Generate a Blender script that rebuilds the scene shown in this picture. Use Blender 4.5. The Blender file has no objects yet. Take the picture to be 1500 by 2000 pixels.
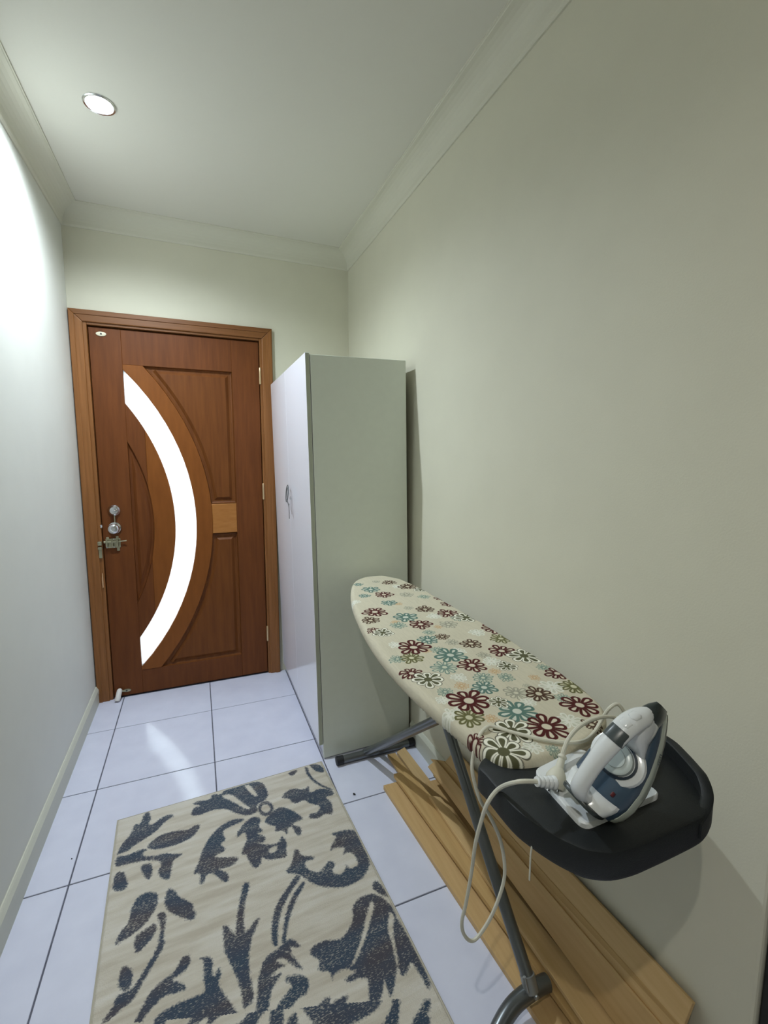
import bpy, bmesh, math, random
import numpy as np
from mathutils import Vector, Matrix
random.seed(7)
scene = bpy.context.scene
COL = scene.collection
PI = math.pi

# ------------------------------------------------------------------ camera
cam = bpy.data.cameras.new('camera'); cam_ob = bpy.data.objects.new('camera', cam); COL.objects.link(cam_ob)
cam.sensor_fit = 'HORIZONTAL'; cam.sensor_width = 36.0
cam.lens = 894.15/1500*36.0
cam.clip_start = 0.02
_r, _u, _f = [Vector(v) for v in [[0.92578, -0.378051, 0.002834], [0.043002, 0.112747, 0.992693], [0.375608, 0.918894, -0.120636]]]
M = Matrix((( _r.x, _u.x, -_f.x), (_r.y, _u.y, -_f.y), (_r.z, _u.z, -_f.z))).to_4x4()
M.translation = Vector((0.5714, 0.0, 1.376))
cam_ob.matrix_world = M
scene.camera = cam_ob

# ------------------------------------------------------------------ exposure, sky, lights
vs = scene.view_settings
vs.view_transform = 'Standard'; vs.look = 'None'; vs.gamma = 1.0; vs.exposure = -0.12; vs.use_curve_mapping = False
world = bpy.data.worlds.new('sky'); scene.world = world; world.use_nodes = True
world.node_tree.nodes['Background'].inputs[0].default_value = (0.93, 0.97, 1.0, 1)
world.node_tree.nodes['Background'].inputs[1].default_value = 6.0
SPOT_DOOR = 112.0; SPOT_NEAR = 41.0; SPOT_REAR_FILL = 3.0; REAR_FILL_W = 3.5
COOL = (0.82, 0.92, 1.0); WARM = (1.0, 0.965, 0.87)
# unseen area light added behind the camera as soft fill, no window there
ld = bpy.data.lights.new('rear_fill', 'AREA'); ld.shape = 'RECTANGLE'; ld.size = 1.8; ld.size_y = 1.4
ld.energy = REAR_FILL_W; ld.color = (0.97, 1.0, 0.97)
lo = bpy.data.objects.new('rear_fill', ld); COL.objects.link(lo)
lo.location = (1.2, -3.17, 1.55); lo.rotation_euler = (PI/2, 0, PI)

# ------------------------------------------------------------------ helpers
def link(o, parent=None):
    COL.objects.link(o)
    if parent is not None: o.parent = parent
    return o
def obj(name, bm, mat, parent=None, smooth=False, loc=None):
    me = bpy.data.meshes.new(name)
    if smooth:
        for f in bm.faces: f.smooth = True
    bm.normal_update(); bm.to_mesh(me); bm.free()
    for m in (mat if isinstance(mat, (list, tuple)) else [mat]): me.materials.append(m)
    o = bpy.data.objects.new(name, me)
    if loc is not None: o.location = loc
    if smooth:
        try: me.set_sharp_from_angle(angle=math.radians(40))
        except Exception: pass
    return link(o, parent)
def empty(name, loc=(0,0,0), rot=(0,0,0), parent=None):
    o = bpy.data.objects.new(name, None); o.location = loc; o.rotation_euler = rot; o.empty_display_size = .05
    return link(o, parent)
def tag(o, label=None, cat=None, group=None, kind=None):
    if label: o['label'] = label
    if cat: o['category'] = cat
    if group: o['group'] = group
    if kind: o['kind'] = kind
    return o
def struct(o, label=None): return tag(o, label, None, None, 'structure')
def BM(): return bmesh.new()
def box(bm, x0, x1, y0, y1, z0, z1, bev=0.0, seg=2):
    r = bmesh.ops.create_cube(bm, size=1.0)
    vs_ = r['verts']
    for v in vs_:
        v.co = Vector((x0+(x1-x0)*(v.co.x+.5), y0+(y1-y0)*(v.co.y+.5), z0+(z1-z0)*(v.co.z+.5)))
    if bev:
        es = list({e for v in vs_ for e in v.link_edges})
        bmesh.ops.bevel(bm, geom=es, offset=bev, segments=seg, affect='EDGES', profile=.5)
    return bm
def prism(bm, pts, ax, a, b, bev=0.0, seg=2):
    """polygon pts (2-D) extruded along axis ax from a to b; 2-D order is the two other axes in xyz order"""
    def P(p, t):
        if ax == 'y': return (p[0], t, p[1])
        if ax == 'z': return (p[0], p[1], t)
        return (t, p[0], p[1])
    va = [bm.verts.new(P(p, a)) for p in pts]; vb = [bm.verts.new(P(p, b)) for p in pts]
    n = len(pts); fs = [bm.faces.new(va), bm.faces.new(vb[::-1])]
    for i in range(n): fs.append(bm.faces.new((va[i], vb[i], vb[(i+1) % n], va[(i+1) % n])))
    bmesh.ops.recalc_face_normals(bm, faces=fs)
    if bev:
        es = [e for e in fs[0].edges] + [e for e in fs[1].edges]
        bmesh.ops.bevel(bm, geom=es, offset=bev, segments=seg, affect='EDGES', profile=.5)
    return fs
def smooth_path(pts, n=6, closed=False):
    P = [Vector(p) for p in pts]; out = []; N = len(P)
    for i in range(N if closed else N-1):
        if closed: p0, p1, p2, p3 = P[i-1], P[i], P[(i+1) % N], P[(i+2) % N]
        else: p0, p1, p2, p3 = P[max(i-1,0)], P[i], P[i+1], P[min(i+2,N-1)]
        for k in range(n):
            t = k/n
            out.append(.5*((2*p1)+(p2-p0)*t+(2*p0-5*p1+4*p2-p3)*t*t+(3*p1-p0-3*p2+p3)*t**3))
    if not closed: out.append(P[-1])
    return out
def tube(bm, pts, rad, seg=12, closed=False, sx=1.0, up=None, cap=True):
    """rad: number or list; sx scales the cross-section along the 'up' side"""
    P = [Vector(p) for p in pts]; n = len(P); rings = []
    prev = None
    for i in range(n):
        if closed: d = P[(i+1) % n]-P[i-1]
        else: d = P[min(i+1,n-1)]-P[max(i-1,0)]
        d.normalize()
        if up is not None: a = Vector(up)
        elif prev is None: a = Vector((0,0,1)) if abs(d.z) < .9 else Vector((1,0,0))
        else: a = prev
        a = (a-d*a.dot(d)).normalized(); prev = a; b = d.cross(a)
        r = rad[i] if isinstance(rad, (list, tuple)) else rad
        rings.append([bm.verts.new(P[i]+a*(r*sx*math.cos(2*PI*k/seg))+b*(r*math.sin(2*PI*k/seg))) for k in range(seg)])
    for i in range(n if closed else n-1):
        A, B = rings[i], rings[(i+1) % n]
        for k in range(seg): bm.faces.new((A[k], A[(k+1) % seg], B[(k+1) % seg], B[k]))
    if cap and not closed: bm.faces.new(rings[0][::-1]); bm.faces.new(rings[-1])
    return bm
def lathe(bm, prof, org=(0,0,0), axis='z', seg=24):
    """prof: list of (r, t)"""
    rings = []
    for r, t in prof:
        if r < 1e-6:
            rings.append([(0,0,t)])
        else: rings.append([(r*math.cos(2*PI*k/seg), r*math.sin(2*PI*k/seg), t) for k in range(seg)])
    def P(p):
        x, y, z = p
        if axis == 'y': x, y, z = x, -z, y          # axis towards -y
        elif axis == '-z': x, y, z = x, -y, -z
        elif axis == '-x': x, y, z = -z, y, x
        return (x+org[0], y+org[1], z+org[2])
    V = [[bm.verts.new(P(p)) for p in ring] for ring in rings]
    fs = []
    for A, B in zip(V[:-1], V[1:]):
        if len(A) == 1 and len(B) == 1: continue
        for k in range(seg):
            k2 = (k+1) % seg
            if len(A) == 1: fs.append(bm.faces.new((A[0], B[k2], B[k])))
            elif len(B) == 1: fs.append(bm.faces.new((A[k], A[k2], B[0])))
            else: fs.append(bm.faces.new((A[k], A[k2], B[k2], B[k])))
    bmesh.ops.recalc_face_normals(bm, faces=fs)
    return bm
def loft(bm, rings, cap=True, closed=True):
    V = [[bm.verts.new(p) for p in r] for r in rings]; n = len(V[0])
    fs = []
    for A, B in zip(V[:-1], V[1:]):
        for k in range(n if closed else n-1): fs.append(bm.faces.new((A[k], A[(k+1) % n], B[(k+1) % n], B[k])))
    if cap: fs.append(bm.faces.new(V[0][::-1])); fs.append(bm.faces.new(V[-1]))
    bmesh.ops.recalc_face_normals(bm, faces=fs)
    return bm

# ------------------------------------------------------------------ materials
def mat(name, col, rough=.5, metal=0.0, spec=.5, noise=0.0, nscale=20.0, bump=0.0, bscale=200.0, coat=0.0, stretch=None, col2=None, ramp=(.35,.65), detail=4.0, sheen=0.0):
    m = bpy.data.materials.new(name); m.use_nodes = True
    nt = m.node_tree; N = nt.nodes; L = nt.links; p = N['Principled BSDF']
    p.inputs['Base Color'].default_value = (*col, 1); p.inputs['Roughness'].default_value = rough
    p.inputs['Metallic'].default_value = metal; p.inputs['Specular IOR Level'].default_value = spec
    p.inputs['Coat Weight'].default_value = coat; p.inputs['Coat Roughness'].default_value = .15
    p.inputs['Sheen Weight'].default_value = sheen
    tc = N.new('ShaderNodeTexCoord'); src = tc.outputs['Object']
    if stretch:
        mp = N.new('ShaderNodeMapping'); mp.inputs['Scale'].default_value = stretch; L.new(src, mp.inputs[0]); src = mp.outputs[0]
    if noise or col2:
        nz = N.new('ShaderNodeTexNoise'); nz.inputs['Scale'].default_value = nscale; nz.inputs['Detail'].default_value = detail; L.new(src, nz.inputs['Vector'])
        cr = N.new('ShaderNodeValToRGB'); cr.color_ramp.elements[0].position = ramp[0]; cr.color_ramp.elements[1].position = ramp[1]
        c2 = col2 or tuple(min(1, c*(1+noise)) for c in col); c1 = col if col2 else tuple(c*(1-noise) for c in col)
        cr.color_ramp.elements[0].color = (*c1, 1); cr.color_ramp.elements[1].color = (*c2, 1)
        L.new(nz.outputs['Fac'], cr.inputs[0]); L.new(cr.outputs[0], p.inputs['Base Color'])
    if bump:
        nb = N.new('ShaderNodeTexNoise'); nb.inputs['Scale'].default_value = bscale; nb.inputs['Detail'].default_value = 3; L.new(src, nb.inputs['Vector'])
        bp = N.new('ShaderNodeBump'); bp.inputs['Strength'].default_value = bump; bp.inputs['Distance'].default_value = .002
        L.new(nb.outputs['Fac'], bp.inputs['Height']); L.new(bp.outputs[0], p.inputs['Normal'])
    return m
def sr(r, g, b):
    f = lambda c: (c/255/12.92 if c/255 <= .04045 else ((c/255+.055)/1.055)**2.4)
    return (f(r), f(g), f(b))
WALL = mat('wall_paint', sr(217,214,195), .62, spec=.3, noise=.012, nscale=6, bump=.12, bscale=260)
WALL_LAMPLIT = mat('wall_paint_left_lamplit', sr(222,223,215), .62, spec=.3, noise=.012, nscale=6, bump=.12, bscale=260)  # wall paint turned paler and bluer, cool lamp light put into the colour
CEIL = mat('ceiling_paint', sr(224,222,211), .8, spec=.2, bump=.08, bscale=200)
CORN = mat('cornice_paint', sr(216,214,198), .7, spec=.25)
TRIM = mat('trim_paint', sr(205,206,192), .45, spec=.4)
TILE = mat('tile_glaze', sr(214,217,236), .12, spec=.5, col2=sr(222,225,243), nscale=9, ramp=(.3,.7), detail=8)
GROUT = mat('grout', sr(96,98,112), .9, noise=.15, nscale=60)
DOORW = mat('door_timber_red', sr(96,52,20), .5, spec=.25, col2=sr(111,62,26), nscale=7, stretch=(9,9,.7), bump=.05, bscale=60, ramp=(.3,.7))
DOORP = mat('door_timber_brown', sr(98,54,19), .5, spec=.25, col2=sr(114,66,26), nscale=7, stretch=(8,8,.6), bump=.05, bscale=60, ramp=(.3,.7))
DOORO = mat('door_timber_orange', sr(120,68,24), .48, spec=.25, col2=sr(132,77,30), nscale=6, stretch=(6,6,1.2), bump=.05, bscale=50, ramp=(.3,.7))
DOORB = mat('door_timber_pale', sr(158,102,48), .4, spec=.4, col2=sr(170,114,58), nscale=9, stretch=(2,6,8), ramp=(.3,.7))
ARCH = mat('architrave_timber', sr(126,80,38), .42, spec=.4, col2=sr(146,96,52), nscale=6, stretch=(14,14,.6), bump=.05, bscale=60, ramp=(.3,.7))
ARCHH = mat('architrave_timber_head', sr(112,70,34), .42, spec=.4, col2=sr(128,82,42), nscale=6, stretch=(.6,14,14), bump=.05, bscale=60, ramp=(.3,.7))
REFL = mat('lamp_reflector', (.42,.43,.44), .38, metal=.9)
CHROME = mat('chrome', (.72,.73,.75), .16, metal=1.0)
BRASS = mat('dull_nickel', sr(178,176,150), .32, metal=.9)
HINGE = mat('hinge_brass', sr(214,190,150), .3, metal=.7)
WPLAST = mat('white_plastic', sr(232,230,224), .35)
LAM = mat('white_laminate', sr(238,238,247), .14, spec=.5, coat=.15)
LAMS = mat('sage_laminate', sr(228,234,222), .45, spec=.4, noise=.01, nscale=30)
DARKG = mat('dark_gap', (.02,.02,.02), .8)
CARC = mat('carcass_back', sr(190,190,180), .6)
BLK = mat('black_plastic', sr(25,29,31), .5, spec=.4, bump=.25, bscale=700)
STEEL = mat('grey_steel_tube', sr(112,116,118), .3, metal=.75)
RUBBER = mat('black_rubber', (.012,.013,.016), .6)
IRONW = mat('iron_white', sr(226,230,232), .16, spec=.5, coat=.3)
IRONB = mat('iron_slate_blue', sr(64,84,104), .22, spec=.5, coat=.3)
IRONT = mat('iron_tank_strip', sr(204,212,200), .25, spec=.5)
IRONK = mat('iron_dark', sr(52,60,60), .3)
IRONS = mat('iron_soleplate', sr(160,162,158), .3, metal=.9)
CORDM = mat('cord_cream', sr(214,212,196), .5)
PLATEW = mat('rest_plate', sr(226,230,232), .35)
COVERU = mat('board_underside', sr(150,150,135), .8)
WOODS = [mat('pine_plank_%s' % 'abc'[i], sr(*c1), .6, spec=.3, col2=sr(*c2), nscale=5, stretch=(16,.8,16), ramp=(.25,.75), detail=6, bump=.06, bscale=60)
         for i, (c1, c2) in enumerate([((192,158,108),(206,173,124)), ((181,147,96),(197,164,112)), ((199,166,116),(213,182,134))])]
SPECK = mat('dark_speck', (.02,.02,.025), .7)
BLACKD = mat('black_door_paint', sr(22,24,22), .6)
def emis(name, col, s):
    m = bpy.data.materials.new(name); m.use_nodes = True; N = m.node_tree.nodes; N.clear()
    e = N.new('ShaderNodeEmission'); e.inputs[0].default_value = (*col, 1); e.inputs[1].default_value = s
    o = N.new('ShaderNodeOutputMaterial'); m.node_tree.links.new(e.outputs[0], o.inputs[0]); return m
LAMP = emis('lamp_glow', COOL, 14.0)
def frosted():
    m = bpy.data.materials.new('frosted_glass'); m.use_nodes = True; N = m.node_tree.nodes; L = m.node_tree.links; N.clear()
    t = N.new('ShaderNodeBsdfTranslucent'); t.inputs[0].default_value = (.9,.95,.96,1)
    g = N.new('ShaderNodeBsdfGlossy'); g.inputs['Roughness'].default_value = .2
    mx = N.new('ShaderNodeMixShader'); mx.inputs[0].default_value = .06
    o = N.new('ShaderNodeOutputMaterial'); L.new(t.outputs[0], mx.inputs[1]); L.new(g.outputs[0], mx.inputs[2]); L.new(mx.outputs[0], o.inputs[0]); return m
FROST = frosted()
def attr_mat(name, attr, rough, bump, bscale, weave=None, sheen=0.0):
    m = bpy.data.materials.new(name); m.use_nodes = True; nt = m.node_tree; N = nt.nodes; L = nt.links; p = N['Principled BSDF']
    p.inputs['Roughness'].default_value = rough; p.inputs['Specular IOR Level'].default_value = .2; p.inputs['Sheen Weight'].default_value = sheen
    a = N.new('ShaderNodeAttribute'); a.attribute_name = attr
    tc = N.new('ShaderNodeTexCoord')
    nb = N.new('ShaderNodeTexNoise'); nb.inputs['Scale'].default_value = bscale; L.new(tc.outputs['Object'], nb.inputs['Vector'])
    bp = N.new('ShaderNodeBump'); bp.inputs['Strength'].default_value = bump; bp.inputs['Distance'].default_value = .003
    L.new(nb.outputs['Fac'], bp.inputs['Height']); L.new(bp.outputs[0], p.inputs['Normal'])
    return m, N, L, p, a, tc

# ------------------------------------------------------------------ traced outlines, in metres or rug millimetres
RUG_MOTIF = [[(10,-177),(25,-132),(50,-97),(58,-52),(79,-61),(88,-12),(105,-3),(115,-49),(104,-73),(120,-84),(145,-61),(175,-53),(196,-70),(163,-85),(137,-118),(109,-136),(77,-151),(47,-173),(21,-176)],[(103,-187),(114,-168),(146,-147),(197,-149),(238,-165),(269,-150),(283,-161),(262,-195),(236,-213),(195,-218),(147,-213),(123,-204)],[(10,-226),(11,-183),(45,-194),(91,-185),(109,-197),(92,-204),(97,-225),(132,-237),(163,-238),(186,-254),(215,-264),(214,-272),(187,-281),(182,-317),(175,-358),(149,-336),(140,-308),(154,-282),(140,-260),(112,-247),(82,-238),(48,-233),(25,-231)],[(85,-256),(121,-262),(127,-301),(115,-332),(99,-304)],[(11,-320),(13,-258),(27,-252),(44,-268),(58,-328),(34,-334)],[(35,-514),(45,-477),(67,-455),(70,-406),(89,-375),(117,-373),(142,-391),(144,-424),(133,-453),(110,-484),(78,-501),(54,-508)],[(170,-385),(189,-400),(203,-433),(227,-458),(241,-477),(240,-494),(248,-506),(245,-526),(228,-526),(211,-507),(184,-485),(168,-460),(160,-431)],[(92,-565),(84,-533),(88,-505),(115,-498),(137,-489),(143,-507),(132,-532),(113,-551)],[(140,-465),(157,-460),(168,-477),(160,-539),(163,-570),(145,-598),(125,-629),(105,-659),(90,-683),(62,-693),(43,-706),(27,-706),(28,-696),(45,-676),(77,-664),(96,-642),(116,-612),(139,-581),(148,-548),(152,-504)],[(52,-627),(57,-585),(69,-583),(85,-604),(87,-631),(79,-653),(68,-653)],[(45,-676),(54,-651),(79,-656),(94,-647),(97,-674),(79,-686),(63,-687)],[(93,-738),(108,-715),(129,-680),(158,-665),(188,-656),(205,-625),(227,-626),(226,-653),(207,-668),(177,-673),(207,-694),(215,-713),(188,-710),(159,-705),(136,-719),(119,-731),(113,-747)],[(131,-756),(153,-741),(187,-737),(228,-738),(258,-742),(255,-709),(260,-659),(249,-647),(271,-653),(283,-669),(277,-700),(282,-715),(294,-691),(300,-711),(289,-739),(299,-761),(319,-804),(337,-851)],[(348,-627),(350,-600),(363,-552),(381,-497),(391,-469),(410,-474),(403,-498),(386,-537),(374,-591),(372,-630),(383,-627),(404,-605),(421,-605),(404,-629),(385,-659),(371,-703),(368,-743),(369,-776),(367,-812),(340,-823),(342,-788),(336,-741),(320,-686),(312,-654),(315,-611),(314,-583),(328,-586),(339,-614)],[(364,-864),(368,-836),(378,-799),(388,-759),(407,-727),(434,-715),(458,-719),(475,-737),(488,-765),(501,-798),(483,-784),(464,-754),(452,-741),(438,-742),(449,-757),(461,-768),(440,-764),(426,-770),(414,-777),(450,-778),(419,-800),(406,-818),(397,-850),(388,-875)],[(415,-852),(439,-833),(467,-822),(446,-799),(454,-793),(479,-799),(503,-816),(504,-839),(492,-854),(466,-855),(449,-868),(423,-873),(410,-858)],[(436,-701),(441,-662),(455,-612),(482,-573),(518,-542),(554,-510),(567,-526),(525,-560),(493,-595),(469,-635),(456,-676),(451,-708)],[(460,-709),(471,-676),(489,-628),(520,-581),(562,-544),(576,-550),(532,-595),(503,-635),(481,-681),(470,-713)],[(444,-716),(467,-705),(490,-702),(508,-731),(503,-738),(478,-722),(483,-742),(462,-729)],[(249,-98),(261,-55),(292,-62),(257,-34),(280,-27),(326,-41),(334,-11),(366,-29),(378,-11),(438,-11),(509,-10),(536,-37),(543,-104),(528,-134),(486,-145),(489,-182),(451,-191),(408,-158),(376,-116),(331,-101),(285,-108)],[(498,-241),(533,-210),(575,-194),(613,-240),(639,-293),(615,-295),(589,-299),(620,-330),(605,-367),(591,-349),(590,-316),(573,-308),(565,-343),(554,-312),(522,-309),(536,-285),(512,-267)],[(426,-259),(397,-277),(397,-258),(427,-221),(467,-199),(492,-225),(476,-257),(489,-289),(462,-288),(493,-315),(480,-339),(456,-328),(494,-357),(529,-362),(545,-333),(556,-368),(543,-409),(543,-432),(506,-425),(478,-417),(462,-393),(456,-423),(433,-434),(419,-395),(416,-361),(399,-359),(413,-325),(429,-298)],[(244,-366),(263,-333),(278,-286),(302,-238),(340,-200),(387,-182),(432,-194),(429,-208),(383,-214),(351,-224),(360,-271),(337,-279),(358,-317),(312,-323),(343,-343),(387,-358),(388,-376),(362,-390),(323,-382),(351,-411),(349,-440),(337,-444),(306,-390),(287,-386),(274,-419),(262,-414),(269,-372)],[(584,-153),(600,-130),(635,-115),(680,-144),(706,-129),(693,-174),(739,-163),(784,-193),(785,-224),(743,-220),(762,-259),(745,-322),(716,-302),(692,-317),(656,-301),(664,-278),(696,-285),(715,-258),(678,-227),(665,-199),(632,-206),(616,-191),(612,-167)],[(716,-13),(733,-15),(726,-56),(738,-113),(762,-161),(794,-197),(769,-186),(736,-138),(715,-78)],[(737,2),(783,-19),(794,-61),(781,-82),(751,-51)],[(642,-17),(683,-10),(686,-20),(658,-46),(648,-37)],[(680,-473),(698,-447),(725,-423),(703,-401),(760,-408),(793,-423),(799,-482),(795,-549),(784,-586),(743,-618),(689,-622),(644,-606),(602,-578),(579,-543),(561,-514),(518,-488),(549,-466),(571,-411),(586,-423),(584,-445),(626,-470),(623,-480),(589,-475),(590,-506),(619,-536),(646,-522),(669,-506),(685,-525),(662,-551),(680,-575),(707,-561),(714,-544),(719,-567),(751,-566),(756,-531),(743,-502),(714,-505),(738,-478),(701,-466)],[(758,-655),(784,-637),(795,-682),(798,-711),(773,-690)],[(669,-728),(679,-691),(712,-671),(753,-676),(777,-701),(791,-743),(788,-784),(795,-835),(795,-880),(795,-922),(791,-973),(777,-978),(777,-940),(770,-897),(749,-921),(729,-922),(733,-893),(710,-923),(682,-958),(684,-923),(683,-909),(663,-944),(632,-953),(630,-935),(649,-888),(629,-878),(594,-875),(591,-864),(629,-859),(611,-850),(606,-841),(572,-839),(560,-855),(564,-831),(531,-815),(548,-793),(523,-767),(536,-749),(573,-747),(612,-766),(639,-755)],[(469,-913),(499,-897),(530,-882),(545,-886),(536,-903),(564,-898),(591,-902),(570,-919),(537,-920),(570,-939),(576,-950),(558,-955)],[(546,-194),(538,-212),(525,-221),(509,-220),(496,-208),(489,-188),(488,-167),(496,-150),(508,-139),(524,-141),(539,-154),(546,-173)]]
RUG_HOLE = [[(361,-35),(404,-39),(443,-117),(466,-157),(447,-155),(407,-93)],[(457,-16),(482,-20),(504,-101),(485,-95)],[(486,-377),(514,-367),(521,-375),(512,-395),(491,-394)],[(741,-693),(745,-713),(716,-751),(677,-796),(638,-835),(612,-847),(639,-822),(676,-780),(709,-731)],[(774,-752),(787,-768),(758,-810),(747,-858),(733,-900),(729,-892),(745,-828),(748,-798)],[(535,-189),(526,-202),(513,-203),(502,-191),(499,-173),(507,-159),(522,-158),(533,-171)]]
RUG_O = (0.24,1.839)
RUG_A = 0.05156
FLOWERS = [(1.112,1.402,'R',0.0399),(1.071,1.334,'B',0.0281),(1.215,1.573,'R',0.0337),(1.192,1.655,'T',0.0348),(1.3,1.724,'B',0.0286),(1.346,1.64,'B',0.0358),(1.377,1.581,'W',0.0271),(1.252,1.753,'G',0.0162),(1.142,1.588,'T',0.0221),(1.17,1.742,'T',0.02),(1.295,1.541,'G',0.026),(1.195,1.475,'T',0.0281),(1.049,1.249,'R',0.0209),(1.069,1.223,'W',0.0292),(1.188,1.318,'T',0.0384),(1.136,1.26,'S',0.0245),(1.205,1.242,'R',0.0352),(1.285,1.367,'B',0.0303),(1.236,1.398,'G',0.0168),(1.401,1.452,'R',0.0277),(1.392,1.384,'R',0.0292),(1.336,1.302,'R',0.0343),(1.373,1.244,'W',0.0384),(1.286,1.209,'G',0.0277),(1.246,1.203,'P',0.0122),(1.108,1.093,'R',0.043),(1.073,1.033,'O',0.0296),(1.17,1.125,'T',0.0281),(1.198,1.172,'S',0.0175),(1.16,1.053,'S',0.0188),(1.177,1.011,'T',0.0393),(1.127,0.954,'S',0.0318),(1.036,0.956,'R',0.0262),(1.059,0.913,'W',0.0348),(1.197,0.938,'R',0.0343),(1.257,0.939,'V',0.0224),(1.23,0.889,'P',0.0145),(1.276,0.901,'W',0.0245),(1.269,1.054,'B',0.0286),(1.226,1.082,'G',0.0196),(1.332,1.118,'V',0.0235),(1.398,1.127,'R',0.0358),(1.37,1.053,'O',0.0311),(1.32,0.982,'R',0.0343),(1.356,0.933,'W',0.039),(1.358,0.861,'S',0.0168),(1.366,0.823,'R',0.0286),(1.354,0.758,'O',0.029),(1.308,0.777,'V',0.0271),(1.257,0.762,'B',0.0286),(1.213,0.785,'G',0.026),(1.256,0.802,'G',0.0092),(1.186,0.873,'S',0.023),(1.16,0.831,'T',0.0277),(1.117,0.858,'P',0.0158),(1.068,0.848,'S',0.0179),(1.096,0.795,'R',0.0441),(1.062,0.741,'O',0.0298),(1.153,0.767,'W',0.0209),(1.167,0.723,'T',0.0384),(1.306,0.692,'R',0.0373),(1.186,0.657,'R',0.0399),(1.243,0.656,'V',0.0236),(1.114,0.671,'W',0.0358),(1.033,0.676,'R',0.0179),(1.061,0.626,'W',0.0384),(1.033,0.765,'V',0.0179),(1.045,0.82,'V',0.0149),(1.274,0.629,'B',0.019),(1.221,1.452,'P',0.0153),(1.346,1.245,'S',0.0256),(1.28,1.292,'V',0.0226),(1.138,1.288,'P',0.0137),(1.129,1.058,'P',0.0134),(1.211,1.025,'V',0.019),(1.259,0.978,'G',0.0181),(1.412,1.02,'S',0.0168),(1.219,1.129,'B',0.0198),(1.036,1.041,'S',0.0205),(1.237,0.853,'S',0.019),(1.132,0.895,'V',0.019),(1.282,0.904,'V',0.0173),(1.213,0.743,'V',0.0168),(1.3,0.827,'P',0.0128),(1.295,0.728,'S',0.0173),(1.102,0.721,'P',0.0138),(1.117,0.616,'V',0.0175),(1.345,1.493,'S',0.022),(1.307,1.655,'V',0.0198),(1.147,0.597,'S',0.0122),(1.067,1.127,'V',0.0188),(1.082,1.532,'V',0.0215),(1.057,0.772,'V',0.0117)]
TRAY_T = [(1.013,0.634,0.835),(1.009,0.604,0.835),(1.007,0.533,0.835),(1.015,0.495,0.835),(1.027,0.463,0.835),(1.041,0.439,0.835),(1.055,0.423,0.835),(1.082,0.409,0.835),(1.117,0.403,0.835),(1.152,0.402,0.835),(1.209,0.402,0.835),(1.265,0.404,0.835),(1.294,0.412,0.835),(1.312,0.422,0.835),(1.326,0.437,0.835),(1.341,0.463,0.835),(1.357,0.496,0.835),(1.37,0.528,0.835),(1.366,0.541,0.835)]
PLATE = [(1.085,0.577,0.837),(1.072,0.451,0.837),(1.242,0.455,0.837),(1.207,0.595,0.837)]
CORD = [(1.035,0.509,0.882),(1.002,0.516,0.886),(1.007,0.565,0.838),(0.992,0.575,0.808),(0.99,0.59,0.759),(0.988,0.6,0.713),(0.996,0.62,0.642),(0.999,0.64,0.554),(0.998,0.65,0.506),(1.01,0.66,0.463),(1.027,0.66,0.441),(1.046,0.66,0.446),(1.071,0.655,0.487),(1.089,0.65,0.546),(1.092,0.65,0.589),(1.079,0.65,0.649),(1.054,0.65,0.705),(1.036,0.66,0.74),(1.026,0.67,0.788),(1.033,0.68,0.815),(1.041,0.679,0.845),(1.06,0.686,0.857),(1.082,0.69,0.856),(1.106,0.661,0.856),(1.138,0.627,0.856),(1.173,0.6,0.856),(1.209,0.587,0.858),(1.243,0.595,0.862),(1.267,0.602,0.875),(1.275,0.595,0.9),(1.289,0.59,0.911),(1.298,0.585,0.904),(1.304,0.58,0.888),(1.305,0.575,0.875),(1.286,0.57,0.887),(1.25,0.565,0.908),(1.207,0.56,0.918),(1.166,0.555,0.917),(1.136,0.55,0.905),(1.12,0.545,0.889),(1.116,0.543,0.88)]
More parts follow.
